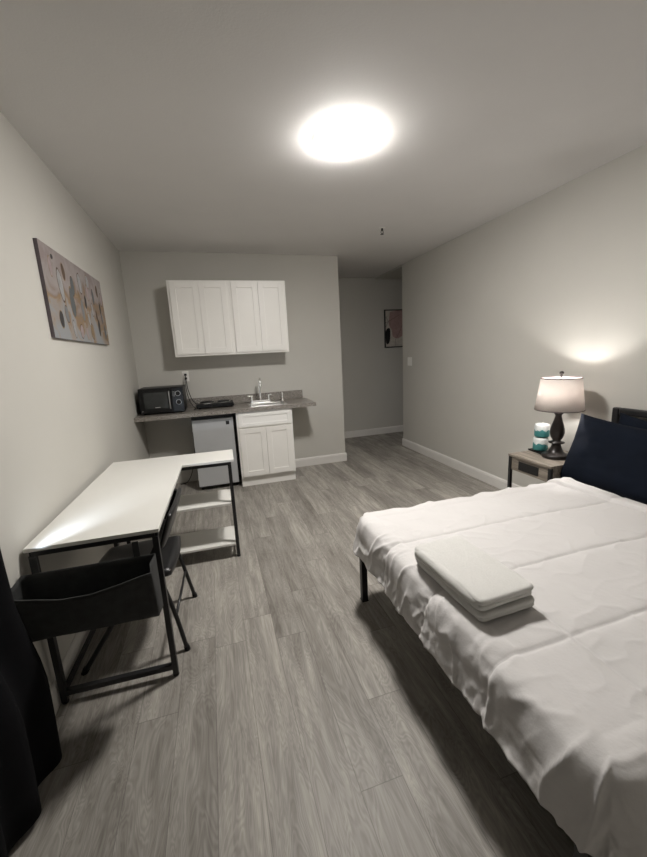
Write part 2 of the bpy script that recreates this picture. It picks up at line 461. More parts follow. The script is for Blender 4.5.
ct = thing('countertop', 'brown speckled granite-look counter with low backsplash along the back wall', 'countertop', (0.002, 0, HC))
SX0, SX1, SY0, SY1 = 1.165, 1.545, -0.44, -0.205
mb = MB()
X1 = 1.876; YF = -0.520
mb.box(0, SX0, YF, -0.001, -0.040, 0).box(SX1, X1, YF, -0.001, -0.040, 0).box(SX0, SX1, YF, SY0, -0.040, 0).box(SX0, SX1, SY1, -0.001, -0.040, 0)
mb.build('worktop', M['granite'], ct)
MB().box(0, 1.843, -0.022, -0.001, 0.0005, 0.105).build('backsplash', M['granite'], ct, bevel=0.003)

sk = thing('sink', 'small stainless drop-in sink set in the counter', 'sink', (0.002, 0, HC))
mb = MB()
g = 0.022
mb.box(SX0 - g, SX0 + .004, SY0 - g, -0.085, 0.0005, 0.004).box(SX1 - .004, SX1 + g, SY0 - g, -0.085, 0.0005, 0.004)
mb.box(SX0, SX1, SY0 - g, SY0 + .004, 0.0005, 0.004).box(SX0, SX1, SY1 - .004, -0.085, 0.0005, 0.004)
mb.build('rim', M['steel'], sk, bevel=0.001)
mb = MB()
bx0, bx1, by0, by1, dz = SX0 + .003, SX1 - .003, SY0 + .003, SY1 - .003, -0.15
mb.box(bx0, bx0 + .002, by0, by1, dz, 0).box(bx1 - .002, bx1, by0, by1, dz, 0).box(bx0, bx1, by0, by0 + .002, dz, 0).box(bx0, bx1, by1 - .002, by1, dz, 0).box(bx0, bx1, by0, by1, dz - .002, dz)
mb.build('basin', M['steel'], sk)
MB().lathe([(0.03, dz + 0.0005), (0.034, dz + 0.002), (0.02, dz + 0.001)], (bx0 + bx1) / 2, (by0 + by1) / 2, 24).build('drain', M['chrome'], sk)

fc = thing('faucet', 'chrome gooseneck faucet with two lever handles behind the sink', 'faucet', (1.305, -0.145, HC + 0.004))
mb = MB().box(-0.115, 0.115, -0.030, 0.030, 0, 0.032); mb.build('deck_plate', M['chrome'], fc, bevel=0.008, seg=3)
gn = [(0, 0, 0.02), (0, 0, 0.10), (0, 0, 0.20)] + [(0, -0.05 + 0.05 * math.cos(a), 0.235 + 0.05 * math.sin(a)) for a in [i * math.pi / 8 for i in range(0, 9)]] + [(0, -0.10, 0.215), (0, -0.10, 0.205)]
MB().tube(gn, 0.010, 14).build('spout', M['chrome'], fc)
MB().lathe([(0.013, 0.205 - 0.012), (0.014, 0.20), (0.013, 0.222)], 0, -0.10, 16).build('aerator', M['chrome'], fc)
for s_ in (-1, 1):
    hb = MB().lathe([(0.018, 0.022), (0.017, 0.035), (0.013, 0.05), (0.013, 0.075), (0.013, 0.085), (0.006, 0.09)], s_ * 0.10, 0, 16).build('handle', M['chrome'], fc)
    MB().tube([(s_ * 0.10, 0, 0.082), (s_ * 0.125, -0.005, 0.088), (s_ * 0.155 if s_ < 0 else 0.135, -0.01, 0.086)], [0.010, 0.009, 0.008], 10).build('lever', M['chrome'], hb)
ss = thing('side_sprayer', 'small chrome side sprayer right of the faucet', 'sprayer', (1.565, -0.155, HC + 0.004))
MB().lathe([(0.022, 0), (0.021, 0.006), (0.012, 0.016), (0.011, 0.03)], n=16).build('base', M['chrome'], ss)
MB().lathe([(0.009, 0.03), (0.012, 0.05), (0.010, 0.075), (0.013, 0.09), (0.008, 0.105)], n=16).build('nozzle', M['chrome'], ss)

# microwave
mw = thing('microwave', 'black countertop microwave in the corner with two silver-ringed dials', 'microwave', (0.050, -0.055, HC), R(-1))
for q in ((0.03, -0.03), (0.40, -0.03), (0.03, -0.28), (0.40, -0.28)):
    MB().lathe([(0.012, 0), (0.012, 0.011)], q[0], q[1], 12).build('foot', M['blackpl'], mw)
MB().box(0, 0.435, -0.31, 0, 0.01, 0.272).build('body', M['blackpl'], mw, bevel=0.006)
dr = MB().box(0.004, 0.315, -0.33, -0.311, 0.014, 0.268).build('door', M['blackpl'], mw, bevel=0.004)
MB().box(0.050, 0.278, -0.3325, -0.3295, 0.062, 0.232).build('window', M['window_gl'], dr, bevel=0.002)
MB().tube([(0.296, -0.335, 0.052), (0.296, -0.347, 0.06), (0.296, -0.347, 0.225), (0.296, -0.335, 0.233)], 0.0055, 10).build('handle', M['silverknob'], dr)
mb = MB()
for i in range(6): mb.box(0.150 + i * 0.008, 0.1555 + i * 0.008, -0.3345, -0.3320, 0.070, 0.077)
mb.build('badge', M['silverknob'], dr)
cp = MB().box(0.318, 0.432, -0.329, -0.311, 0.014, 0.268).build('control_panel', M['blackgl'], mw, bevel=0.003)
for zc in (0.205, 0.115):
    MB().tube([(0.382, -0.329, zc), (0.382, -0.334, zc)], 0.027, 24).build('dial_ring', M['silverknob'], cp)
    kb = MB().tube([(0.382, -0.334, zc), (0.382, -0.350, zc)], [0.023, 0.020], 24).build('dial', M['blackpl'], cp)
mb = MB()
for i in range(4):
    for j in range(2): mb.box(0.330 + j * 0.013, 0.339 + j * 0.013, -0.3300, -0.3288, 0.180 + i * 0.014, 0.184 + i * 0.014)
mb.build('dial_marks', M['silverknob'], cp)
mb = MB().box(0.020, 0.030, -0.3312, -0.3295, 0.038, 0.046)
mb.build('door_mark', M['silverknob'], dr)

# hot plate
hp = thing('hot_plate', 'black two-burner electric hot plate beside the microwave', 'hot plate', (0.588, -0.285, HC))
MB().box(0, 0.40, 0, 0.23, 0.012, 0.055).build('body', M['blackpl'], hp, bevel=0.008, seg=3)
for q in ((0.03, 0.03), (0.37, 0.03), (0.03, 0.20), (0.37, 0.20)):
    MB().lathe([(0.012, 0), (0.012, 0.014)], q[0], q[1], 12).build('foot', M['blackpl'], hp)
for bx, r_ in ((0.11, 0.082), (0.29, 0.070)):
    bn = MB().lathe([(r_ + 0.012, 0.0545), (r_ + 0.012, 0.060), (r_ + 0.006, 0.060), (r_, 0.0545)], bx, 0.125, 36).build('burner_ring', M['steel'], hp)
    sp_ = [((bx + (0.018 + (r_ - 0.020) * a / (6 * math.pi)) * math.cos(a)), 0.125 + (0.018 + (r_ - 0.020) * a / (6 * math.pi)) * math.sin(a), 0.066) for a in [i * math.pi / 10 for i in range(61)]]
    MB().tube(sp_, 0.0055, 8).build('coil', M['black'], bn)
for bx in (0.15, 0.25):
    MB().tube([(bx, -0.0005, 0.032), (bx, -0.016, 0.032)], [0.016, 0.013], 16).build('knob', M['blackpl'], hp)
cd = MB().tube(curve_pts([(0.497, -0.028, 1.268), (0.499, -0.060, 1.262), (0.503, -0.075, 1.20), (0.512, -0.085, 1.10), (0.545, -0.10, 0.985), (0.60, -0.13, 0.925), (0.62, -0.115, 0.93), (0.66, -0.082, 0.925)], 8), 0.0042, 8).build('power_cord', M['blackpl'])
tag(cd, 'black hot plate cord running up to the wall outlet', 'cord')
cd = MB().tube(curve_pts([(0.497, -0.028, 1.228), (0.492, -0.058, 1.222), (0.490, -0.07, 1.16), (0.500, -0.075, 1.04), (0.53, -0.085, 0.94), (0.56, -0.15, 0.903), (0.575, -0.24, 0.898), (0.560, -0.30, 0.897)], 8), 0.004, 8).build('power_cord', M['blackpl'])
tag(cd, 'black microwave cord dropping from the outlet onto the counter', 'cord')

def outlet():
    t = thing('wall_outlet', 'white duplex outlet on the back wall above the microwave', 'outlet', (0.499, 0, 1.247))
    MB().box(-0.035, 0.035, -0.006, -0.0005, -0.057, 0.057).build('cover_plate', M['plwhite'], t, bevel=0.002)
    for z in (-0.021, 0.021):
        r_ = MB().box(-0.016, 0.016, -0.0085, -0.0062, z - 0.014, z + 0.014).build('receptacle', M['plwhite'], t, bevel=0.003)
        p = MB().box(-0.013, 0.013, -0.028, -0.009, z - 0.012, z + 0.012).build('plug', M['blackpl'], t, bevel=0.004)
outlet()

# mini fridge
fr = thing('mini_fridge', 'silver-door mini fridge with black sides under the counter', 'fridge', (0.527, -0.012, 0))
MB().box(0.0, 0.445, -0.36, 0, 0.025, 0.845).build('body', M['blackpl'], fr, bevel=0.004)
for q in ((0.03, -0.03), (0.41, -0.03), (0.03, -0.33), (0.41, -0.33)):
    MB().lathe([(0.014, 0), (0.014, 0.026)], q[0], q[1], 12).build('foot', M['blackpl'], fr)
d_ = MB().box(0.0, 0.428, -0.412, -0.364, 0.052, 0.797).build('door', M['fridge'], fr, bevel=0.006, seg=3)
MB().box(0.0, 0.428, -0.410, -0.364, 0.800, 0.845).build('top_grip', M['blackpl'], fr, bevel=0.004)
MB().box(0.350, 0.385, -0.4145, -0.4115, 0.722, 0.762).build('badge', M['dark'], d_, bevel=0.001)
cd = MB().tube(curve_pts([(0.50, -0.02, 0.60), (0.50, -0.03, 0.40), (0.47, -0.04, 0.25), (0.44, -0.05, 0.12), (0.38, -0.06, 0.02), (0.30, -0.07, 0.0045)], 8), 0.004, 8).build('power_cord', M['blackpl'])
tag(cd, 'black fridge cord hanging beside the mini fridge', 'cord')

# ------------------------------------------------------------------ pictures
pc = thing('canvas_painting', 'wide abstract pebble-pattern canvas on the left wall', 'painting', (0.0, -1.638, 1.822))
cv = MB()
hw, hh, th = 0.558, 0.243, 0.019
cv.box(0.001, th, -hw, hw, -hh, hh, 0)
for f in cv.bm.faces:
    if abs(f.calc_center_median().x - th) > 0.001: f.material_index = 1
ovals = [  # u (0 left/near .. 1 far), v (0 bottom .. 1 top), half-width, half-height, tilt, mat
 (.20, .62, .034, .085, .15, 'p_pale'), (.27, .80, .024, .045, .1, 'p_brown'), (.38, .68, .030, .055, -.1, 'p_grey'), (.34, .47, .040, .085, .05, 'p_grey'),
 (.22, .30, .026, .045, .1, 'p_slate'), (.13, .22, .030, .045, 0, 'p_dark'), (.52, .77, .030, .060, .1, 'p_pale'), (.50, .42, .026, .070, 0, 'p_slate'),
 (.58, .55, .018, .040, -.1, 'p_dark'), (.60, .32, .022, .040, .2, 'p_pale'), (.63, .16, .032, .050, 0, 'p_gold'), (.52, .12, .022, .038, .1, 'p_mauve'),
 (.42, .13, .028, .042, -.2, 'p_mauve'), (.65, .70, .026, .050, .1, 'p_mauve'), (.76, .68, .020, .050, 0, 'p_grey'), (.68, .86, .030, .042, .1, 'p_pale'),
 (.70, .48, .018, .042, 0, 'p_pale'), (.78, .42, .018, .036, .1, 'p_brown'), (.80, .24, .024, .055, -.1, 'p_dark'), (.89, .55, .018, .045, 0, 'p_dark'),
 (.90, .40, .016, .038, .1, 'p_grey'), (.93, .20, .022, .055, 0, 'p_grey'), (.95, .70, .024, .045, 0, 'p_mauve'), (.87, .80, .022, .040, 0, 'p_brown'),
 (.30, .14, .020, .05, .1, 'p_pale'), (.10, .78, .020, .05, 0, 'p_mauve'), (.97, .10, .014, .03, 0, 'p_gold'), (.47, .60, .016, .03, .3, 'p_gold'), (.14, .90, .016, .012, .3, 'p_dark')]
mats = [M['canvas'], M['p_edge']]; names = {}
for i, (u, v, a, b_, tl, mm) in enumerate(ovals):
    for k_, (mm2, sc, dx) in enumerate((('p_gold' if i % 2 else 'p_brown', 1.13, 0.0006), (mm, 1.0, 0.0012))):
        if mm2 not in names: names[mm2] = len(mats); mats.append(M[mm2])
        cy, cz = -hw + 2 * hw * u, -hh + 2 * hh * v
        ring = []
        for j in range(20):
            t_ = 2 * math.pi * j / 20
            yy, zz = a * sc * math.cos(t_) * (1 + .08 * math.sin(3 * t_ + i)), b_ * sc * math.sin(t_)
            yy, zz = yy * math.cos(tl) - zz * math.sin(tl), yy * math.sin(tl) + zz * math.cos(tl)
            ring.append(cv.bm.verts.new((th + dx, max(-hw + .003, min(hw - .003, cy + yy)), max(-hh + .003, min(hh - .003, cz + zz)))))
        f = cv.bm.faces.new(ring); f.material_index = names[mm2]
me = bpy.data.meshes.new('canvas')
for f in cv.bm.faces:
    f.normal_update()
cv.bm.to_mesh(me); cv.bm.free()
for q in mats: me.materials.append(q)
o = bpy.data.objects.new('canvas', me); C.objects.link(o); o.parent = pc

ha = thing('framed_print', 'thin-framed abstract print with pink shape on the passage wall', 'picture', (3.596, YA, 1.463))
wA, hA = 0.46, 0.612
mb = MB().box(0, 0.016, -0.025, -0.001, 0, hA).box(wA - .016, wA, -0.025, -0.001, 0, hA).box(0.016, wA - .016, -0.025, -0.001, 0, .016).box(0.016, wA - .016, -0.025, -0.001, hA - .016, hA)
mb.build('frame', M['black'], ha)
mb = MB().box(0.014, wA - .014, -0.014, -0.002, 0.014, hA - .014, 0)
def blob(pts, y, mi, n=8):
    cp_ = curve_pts([(p[0], y, p[1]) for p in pts] + [(pts[0][0], y, pts[0][1])], n)[:-1]
    f = mb.bm.faces.new([mb.bm.verts.new(p) for p in cp_]); f.material_index = mi
blob([(0.10, .57), (0.20, .594), (0.36, .594), (0.44, .55), (0.44, .33), (0.36, .21), (0.24, .15), (0.15, .18), (0.13, .28), (0.08, .38)], -0.0148, 1)
blob([(0.022, .12), (0.022, .26), (0.05, .31), (0.095, .31), (0.105, .22), (0.09, .10), (0.06, .06), (0.03, .07)], -0.0150, 2)
mb.mi = 3
for p0, p1 in (((0.02, .40), (0.30, .54)), ((0.20, .02), (0.20, .14)), ((0.22, .15), (0.36, .42)), ((0.03, .50), (0.07, .42)), ((0.07, .42), (0.02, .33)), ((0.34, .03), (0.34, .18)), ((0.20, .04), (0.34, .03))):
    mb.tube([(p0[0], -0.0155, p0[1]), (p1[0], -0.0155, p1[1])], 0.0022, 6, mi=3)
mb.build('print', [M['a_beige'], M['a_pink'], M['a_black'], M['a_line']], ha)

sw = thing('light_switch', 'white double rocker light switch near the right wall corner', 'light switch', (W, 0.158, 1.254), R(-90))
MB().box(-0.058, 0.058, -0.006, -0.0005, -0.058, 0.058).build('cover_plate', M['plwhite'], sw, bevel=0.002)
for x_ in (-0.024, 0.024):
    MB().box(x_ - 0.016, x_ + 0.016, -0.010, -0.0055, -0.033, 0.033).build('rocker', M['plwhite'], sw, bevel=0.002)

# ------------------------------------------------------------------ desk
DX, DY, DA = 0.013, -2.920, R(-1.5)
dk = thing('desk', 'L-shaped white-topped desk with black frame and two low shelves', 'desk', (DX, DY, 0), DA)
ZT = 0.738
Lp = [(0, 0), (0.492, 0), (0.492, 0.975), (0.832, 0.975), (0.832, 1.275), (0, 1.275)]
MB().prism(Lp, ZT - 0.016, ZT, 0, 0).build('desktop', [M['desk'], M['deskedge']], dk, bevel=0.001)
r_ = 0.0115
zt = ZT - 0.016 - r_
mb = MB()
for a, b_ in (((.02, .02), (.472, .02)), ((.02, .02), (.02, 1.255)), ((.472, .02), (.472, 0.992)), ((.472, 0.992), (.80, 0.992)), ((.80, 0.992), (.80, 1.255)), ((.02, 1.255), (.80, 1.255))):
    mb.tube([(*a, zt), (*b_, zt)], r_, square=True)
mb.build('top_frame', M['black'], dk)
for a in ((.02, .02), (.472, .02), (.80, 0.992), (.80, 1.255), (.02, 1.255), (.02, 0.98)):
    lg = MB().tube([(*a, 0.012), (*a, zt - r_)], r_, square=True).build('leg', M['black'], dk)
    MB().lathe([(0.013, 0), (0.014, 0.003), (0.012, 0.013)], a[0], a[1], 12).build('foot', M['blackpl'], lg)
MB().tube([(.032, .02, .05), (.4605, .02, .05)], r_, square=True).build('foot_rail', M['black'], dk)
MB().tube([(.02, .97, .05), (.02, .03, .05)], r_ * .8, square=True).build('foot_rail', M['black'], dk)
for zs in (0.115, 0.425):
    MB().box(0.034, 0.786, 0.97, 1.27, zs - 0.015, zs).build('shelf', M['desk'], dk, bevel=0.001)
    MB().tube([(.80, 0.992, zs - 0.02), (.80, 1.255, zs - 0.02)], r_ * .7, square=True).build('shelf_rail', M['black'], dk)

# hanging storage bag on the near end of the desk
bg = thing('storage_bag', 'charcoal fabric storage bag hung open on the end of the desk', 'storage bag', (0.008, -2.945, 0), R(-2))
def cloth_bag():
    mb = MB()
    nx, nz = 24, 10
    def P(u, v, side):
        # side: 0 front, 1 back ; u 0..1 across, v 0 bottom .. 1 rim
        x = u * 0.480
        if side == 1:
            return Vector((x, -0.012, 0.405 + v * 0.245))
        z0 = 0.425; dep = 0.105 + 0.06 * v + 0.012 * math.sin(u * math.pi) * v
        sag = 0.045 * max(0, 1 - abs(u - 0.5) / 0.5) * v
        wr = 0.004 * noise.noise(Vector((u * 6, v * 3, 0)))
        dep -= 0.03 * math.exp(-((u - 0.5) / 0.06) ** 2) * v * 0.5
        return Vector((x + (u - .5) * 0.02 * v, -dep - wr, z0 + v * (0.225) - sag))
    for th_ in (0,):
        fr_ = [[mb.bm.verts.new(P(i / nx, j / nz, 0)) for i in range(nx + 1)] for j in range(nz + 1)]
        bk = [[mb.bm.verts.new(P(i / nx, j / nz, 1)) for i in range(nx + 1)] for j in range(nz + 1)]
        for g_ in (fr_, bk):
            for j in range(nz):
                for i in range(nx): mb.bm.faces.new((g_[j][i], g_[j][i + 1], g_[j + 1][i + 1], g_[j + 1][i]))
        for i in range(nx): mb.bm.faces.new((fr_[0][i], fr_[0][i + 1], bk[0][i + 1], bk[0][i]))
        for i_ in (0, nx):
            s_ = -1 if i_ == 0 else 1
            mid = []
            for j in range(nz + 1):
                a, b_ = fr_[j][i_].co, bk[j][i_].co
                mid.append(mb.bm.verts.new((a + b_) / 2 + Vector((-s_ * 0.012 * (j / nz), 0, 0.0))))
            for j in range(nz):
                mb.bm.faces.new((fr_[j][i_], mid[j], mid[j + 1], fr_[j + 1][i_]))
                mb.bm.faces.new((mid[j], bk[j][i_], bk[j + 1][i_], mid[j + 1]))
            mb.bm.faces.new((fr_[0][i_], bk[0][i_], mid[0]))
        rim = [v.co.copy() for v in fr_[nz]]
    o = mb.build('pouch', M['bag'], bg, smooth=True)
    s = o.modifiers.new('t', 'SOLIDIFY'); s.thickness = 0.003
    MB().tube([p + Vector((0, 0, 0.001)) for p in rim], 0.0028, 8).build('hem', M['bagin'], bg)
cloth_bag()
for x_ in (0.05, 0.41):
    MB().box(x_ - 0.012, x_ + 0.012, -0.0125, -0.0095, 0.645, 0.715).build('strap', M['bag'], bg)

# ------------------------------------------------------------------ folding chair (faces -X, towards the left wall)
ch = thing('folding_chair', 'black padded folding chair tucked under the desk', 'chair', (0.002, -2.53, 0), R(-2.5))
for s_ in (-1, 1):
    y_ = s_ * 0.222
    lg = MB().tube(curve_pts([(0.078, y_, 0.012), (0.22, y_, 0.218), (0.36, y_, 0.42), (0.452, y_, 0.565), (0.488, y_ * .97, 0.65), (0.508, y_ * .93, 0.705)], 6), 0.0115, 12).build('front_leg', M['black'], ch)
    MB().tube([(0.070, y_, 0.0), (0.085, y_, 0.024)], 0.0145, 12).build('foot_cap', M['blackpl'], lg)
    y2 = s_ * 0.205
    lg = MB().tube(curve_pts([(0.533, y2 * 1.06, 0.012), (0.500, y2, 0.20), (0.463, y2, 0.375), (0.459, y2, 0.395)], 6), 0.0105, 12).build('rear_leg', M['black'], ch)
    MB().tube([(0.537, y2 * 1.06, 0.0), (0.531, y2 * 1.06, 0.024)], 0.0135, 12).build('foot_cap', M['blackpl'], lg)
MB().tube([(0.502, -0.205, 0.19), (0.502, 0.205, 0.19)], 0.007, 10).build('cross_bar', M['black'], ch)
MB().tube([(0.175, -0.222, 0.150), (0.175, 0.222, 0.150)], 0.008, 10).build('cross_bar', M['black'], ch)
def pad(name, parent, cx, cz, L, Wd, T, tilt, curve=0.0, mat_=None, z_up=True):
    """rounded padded slab; local axes: a along depth/height, y across"""
    mb = MB(); n = 20
    def S(t, e): return math.copysign(abs(t) ** e, t)
    top = []; bot = []
    for i in range(n + 1):
        a = -1 + 2 * i / n; rt_ = []; rb = []
        for j in range(n + 1):
            b_ = -1 + 2 * j / n
            # map square to rounded square
            x = a * math.sqrt(1 - b_ * b_ * 0.16); y = b_ * math.sqrt(1 - a * a * 0.16)
            e = max(0.0, 1 - max(abs(a), abs(b_)) ** 8) ** 0.5
            px, py = x * L / 2, y * Wd / 2
            c = curve * (py / (Wd / 2)) ** 2
            for lst, sg in ((rt_, 1), (rb, -1)):
                h_ = sg * T / 2 * (0.35 + 0.65 * e) - c
                v = Vector((px, py, h_)); v.rotate(Matrix.Rotation(tilt, 3, 'Y'))
                lst.append(mb.bm.verts.new(v + Vector((cx, 0, cz))))
        top.append(rt_); bot.append(rb)
    for i in range(n):
        for j in range(n):
            mb.bm.faces.new((top[i][j], top[i + 1][j], top[i + 1][j + 1], top[i][j + 1]))
            mb.bm.faces.new((bot[i][j], bot[i][j + 1], bot[i + 1][j + 1], bot[i + 1][j]))
    for k in range(n):
        mb.bm.faces.new((top[0][k], top[0][k + 1], bot[0][k + 1], bot[0][k])); mb.bm.faces.new((top[n][k], bot[n][k], bot[n][k + 1], top[n][k + 1]))
        mb.bm.faces.new((top[k][0], bot[k][0], bot[k + 1][0], top[k + 1][0])); mb.bm.faces.new((top[k][n], top[k + 1][n], bot[k + 1][n], bot[k][n]))
    return mb.build(name, mat_ or M['vinyl'], parent, smooth=True)
pad('seat', ch, 0.315, 0.410, 0.41, 0.415, 0.052, R(-2))
pad('backrest', ch, 0.512, 0.634, 0.19, 0.43, 0.028, R(-70), curve=-0.008)

# ------------------------------------------------------------------ curtain
ctn = thing('curtain', 'long black curtain hanging at the left edge of the room', 'curtain', (0, 0, 0))
mb = MB(); ny, nz = 160, 30
rows = []
for j in range(nz + 1):
    z = 0.03 + (2.36 - 0.03) * j / nz
    row = []
    for i in range(ny + 1):
        t = i / ny
        y = -3.12 - 1.75 * t - 0.035 * (1 - z / 2.36) * (1 - t)
        amp = 0.020 + 0.003 * (1 - z / 2.4)
        x = 0.049 + 0.042 * max(0, min(1, (0.62 - z) / 0.25)) + amp * math.sin(t * 62 + 0.6 * math.sin(z * 1.7)) + 0.004 * math.sin(t * 23 + z)
        if z < 0.35: x -= 0.0 * (0.35 - z) / 0.35
        y += 0.012 * math.sin(z * 5) * (1 - t)
        row.append(mb.bm.verts.new((max(x, 0.020), y, z)))
    rows.append(row)
for j in range(nz):
    for i in range(ny): mb.bm.faces.new((rows[j][i], rows[j][i + 1], rows[j + 1][i + 1], rows[j + 1][i]))
o = mb.build('curtain_panel', M['curtain'], ctn, smooth=True)
s = o.modifiers.new('t', 'SOLIDIFY'); s.thickness = 0.003
MB().tube([(0.049, -3.0, 2.38), (0.049, -5.0, 2.38)], 0.012, 12).build('curtain_rod', M['black'], ctn)
for y_ in (-3.08, -4.9):
    MB().box(0.0005, 0.055, y_ - 0.008, y_ + 0.008, 2.36, 2.376).build('rod_bracket', M['black'], ctn)

# ------------------------------------------------------------------ bed
BX0, BX1, BY0, BY1 = 1.49, 3.37, -4.08, -2.715
bed = thing('bed', 'double bed with dark metal frame and headboard against the right wall', 'bed', (0, 0, 0))
for x_, y_ in ((BX0 + .015, BY1 - .015), (BX0 + .015, BY0 + .015), (2.43, (BY0 + BY1) / 2), (2.43, BY1 - .015), (2.43, BY0 + .015)):
    lg = MB().box(x_ - .017, x_ + .017, y_ - .017, y_ + .017, 0.006, 0.30).build('leg', M['black'], bed, bevel=0.002)
    MB().box(x_ - .019, x_ + .019, y_ - .019, y_ + .019, 0, 0.006).build('foot_cap', M['blackpl'], lg)
mb = MB().box(BX0, BX0 + .03, BY0, BY1, .30, .345).box(BX0 + .03, BX1, BY1 - .03, BY1, .30, .345).box(BX0 + .03, BX1, BY0, BY0 + .03, .30, .345).box(BX0 + .03, BX1, (BY0 + BY1) / 2 - .015, (BY0 + BY1) / 2 + .015, .30, .343)
mb.build('side_rails', M['black'], bed, bevel=0.002)
for i in range(10):
    x_ = BX0 + .12 + i * 0.185
    MB().box(x_, x_ + .04, BY0 + .01, BY1 - .01, .3455, .354).build('slat', M['black'], bed)
# headboard: two posts, a rounded top bar, uprights
hbx = 3.405
hb = MB()
hb.box(hbx - .02, hbx + .02, BY1 - .012, BY1 + .033, 0.0, 0.965).box(hbx - .02, hbx + .02, BY0 - .033, BY0 + .012, 0.0, 0.965)
hb.box(hbx - .02, hbx + .02, BY0 + .012, BY1 - .012, 0.920, 0.965).box(hbx - .02, hbx + .02, BY0 + .012, BY1 - .012, 0.58, 0.615)
hb.build('headboard', M['black'], bed, bevel=0.010, seg=3)
mt_ = MB().box(BX0 + .01, BX1 - .005, BY0 + .012, BY1 - .012, .3545, .490).build('mattress', M['mattress'])
mt_.modifiers.new('b', 'BEVEL').width = 0.055
mt_.modifiers['b'].segments = 4
tag(mt_, 'white mattress on the bed frame, under the comforter', 'mattress')

# comforter ---------------------------------------------------------
TOPZ = 0.520
def seg_d(px, py, ax, ay, bx, by):
    vx, vy = bx - ax, by - ay; L2 = vx * vx + vy * vy
    t = max(0, min(1, ((px - ax) * vx + (py - ay) * vy) / L2))
    return math.hypot(px - ax - t * vx, py - ay - t * vy)
X_HEAD = 2.99
def comforter():
    ex0, ey0, ey1 = BX0 + 0.012, BY0 - 0.00, BY1 + 0.00      # fold lines (edges of the mattress top)
    ov = 0.245; ovn = 0.46
    r = 0.100
    ix0, iy0, iy1 = ex0 + 0.072, ey0 + 0.05, ey1 - 0.068
    nx, ny = 300, 340
    smin, smax = ix0 - ov, X_HEAD
    tmin, tmax = iy0 - ovn, iy1 + ov
    seams = [(-3.07,), (-3.42,), (-3.77,)]
    mb = MB(); grid = []
    for i in range(nx + 1):
        s = smin + (smax - smin) * i / nx; row = []
        for j in range(ny + 1):
            t = tmin + (tmax - tmin) * j / ny
            ox = max(0.0, ix0 - s)
            oy = (t - iy1) if t > iy1 else ((t - iy0) if t < iy0 else 0.0)
            bx, by = max(s, ix0), min(max(t, iy0), iy1)
            o = max(ox, abs(oy)); hyp = math.hypot(ox, oy)
            ql = r * math.pi / 2
            if o > 1e-9:
                dx, dy = -ox / hyp, oy / hyp
                if o < ql: rad = r * math.sin(o / r); dr_ = r * (1 - math.cos(o / r))
                else:
                    rad = r + (o - ql) * 0.22; dr_ = r + (o - ql)
                    # tuck a little in at the hem
            else: dx = dy = rad = dr_ = 0
            z = TOPZ - dr_
            x, y = bx + dx * rad, by + dy * rad
            # seams & puff (cloth space)
            d = min(abs(t - sy[0] - 0.006 * math.sin(s * 5 + sy[0])) for sy in seams)
            d = min(d, seg_d(s, t, 1.775, -3.42, 1.775, -6.0), seg_d(s, t, 2.62, -3.42, 2.62, -2.0) * 2 if False else 9)
            f_over = min(1.0, o / 0.08)
            pf = 1 - math.exp(-d / (0.014 + 0.035 * f_over))
            h_ = (0.007 + 0.024 * f_over * math.exp(-max(0, o - 0.07) / 0.06)) * pf
            groove = -0.0035 * math.exp(-(d / 0.005) ** 2)
            n1 = noise.noise(Vector((s * 3.1, t * 3.1, 1.3)))
            n2 = noise.noise(Vector((s * 9 + 5, t * 9, 4.1)))
            q = Vector((s * 16, t * 16, 9.7)); n3 = noise.noise(q)
            rid = 1 - abs(noise.noise(Vector((s * 7 + t * 4, t * 11 - s * 3, 2.2)))) * 2
            rid = max(0, rid) ** 4
            near = math.exp(-d / 0.10)
            wr = 0.0045 * n1 + 0.0018 * n2 + 0.0012 * n3 + rid * 0.0035 * (0.25 + near)
            if o > 0:
                edge = f_over
                r2 = max(0, 1 - abs(noise.noise(Vector((s * 5, t * 13, 7.7)))) * 2.6) ** 3
                wr += edge * (0.012 * noise.noise(Vector((s * 6, t * 7, 3.3))) + 0.011 * r2 + 0.006 * n2)
                # gathered puckers close to the hem
                hemk = max(0, (o - 0.14) / 0.12)
                pk = math.exp(-d / 0.05) * f_over
                wr += (hemk * 0.006 + 0.006 * pk) * noise.noise(Vector((s * 40, t * 40, 0.5)))
            # turned-back edge near the pillows
            gl = 2.855 + 0.10 * (t + 2.72) / -0.55 * 0.55
            if s > gl:
                k = min(1, (s - gl) / 0.012); wr += 0.013 * k + 0.006 * math.sin((s - gl) * 45)
            wr -= 0.010 * math.exp(-((s - gl) / 0.006) ** 2)
            row.append([Vector((x, y, z - 0.007 * max(0, (s - 1.6)))), h_ + groove + wr])
        grid.append(row)
    # normals by finite differences
    vs = []
    for i in range(nx + 1):
        vr = []
        for j in range(ny + 1):
            a = grid[min(i + 1, nx)][j][0] - grid[max(i - 1, 0)][j][0]
            b_ = grid[i][min(j + 1, ny)][0] - grid[i][max(j - 1, 0)][0]
            n = a.cross(b_)
            n = n.normalized() if n.length > 1e-12 else Vector((0, 0, 1))
            vr.append(mb.bm.verts.new(grid[i][j][0] + n * grid[i][j][1]))
        vs.append(vr)
    for i in range(nx):
        for j in range(ny):
            try: mb.bm.faces.new((vs[i][j], vs[i + 1][j], vs[i + 1][j + 1], vs[i][j + 1]))
            except Exception: pass
    me = bpy.data.meshes.new('comforter'); mb.bm.to_mesh(me); mb.bm.free()
    me.materials.append(M['sheet'])
    for p in me.polygons: p.use_smooth = True
    o = bpy.data.objects.new('comforter', me); C.objects.link(o)
    sd = o.modifiers.new('t', 'SOLIDIFY'); sd.thickness = 0.012; sd.offset = -1
    return o
tag(comforter(), 'white quilted comforter draped over the bed', 'comforter')

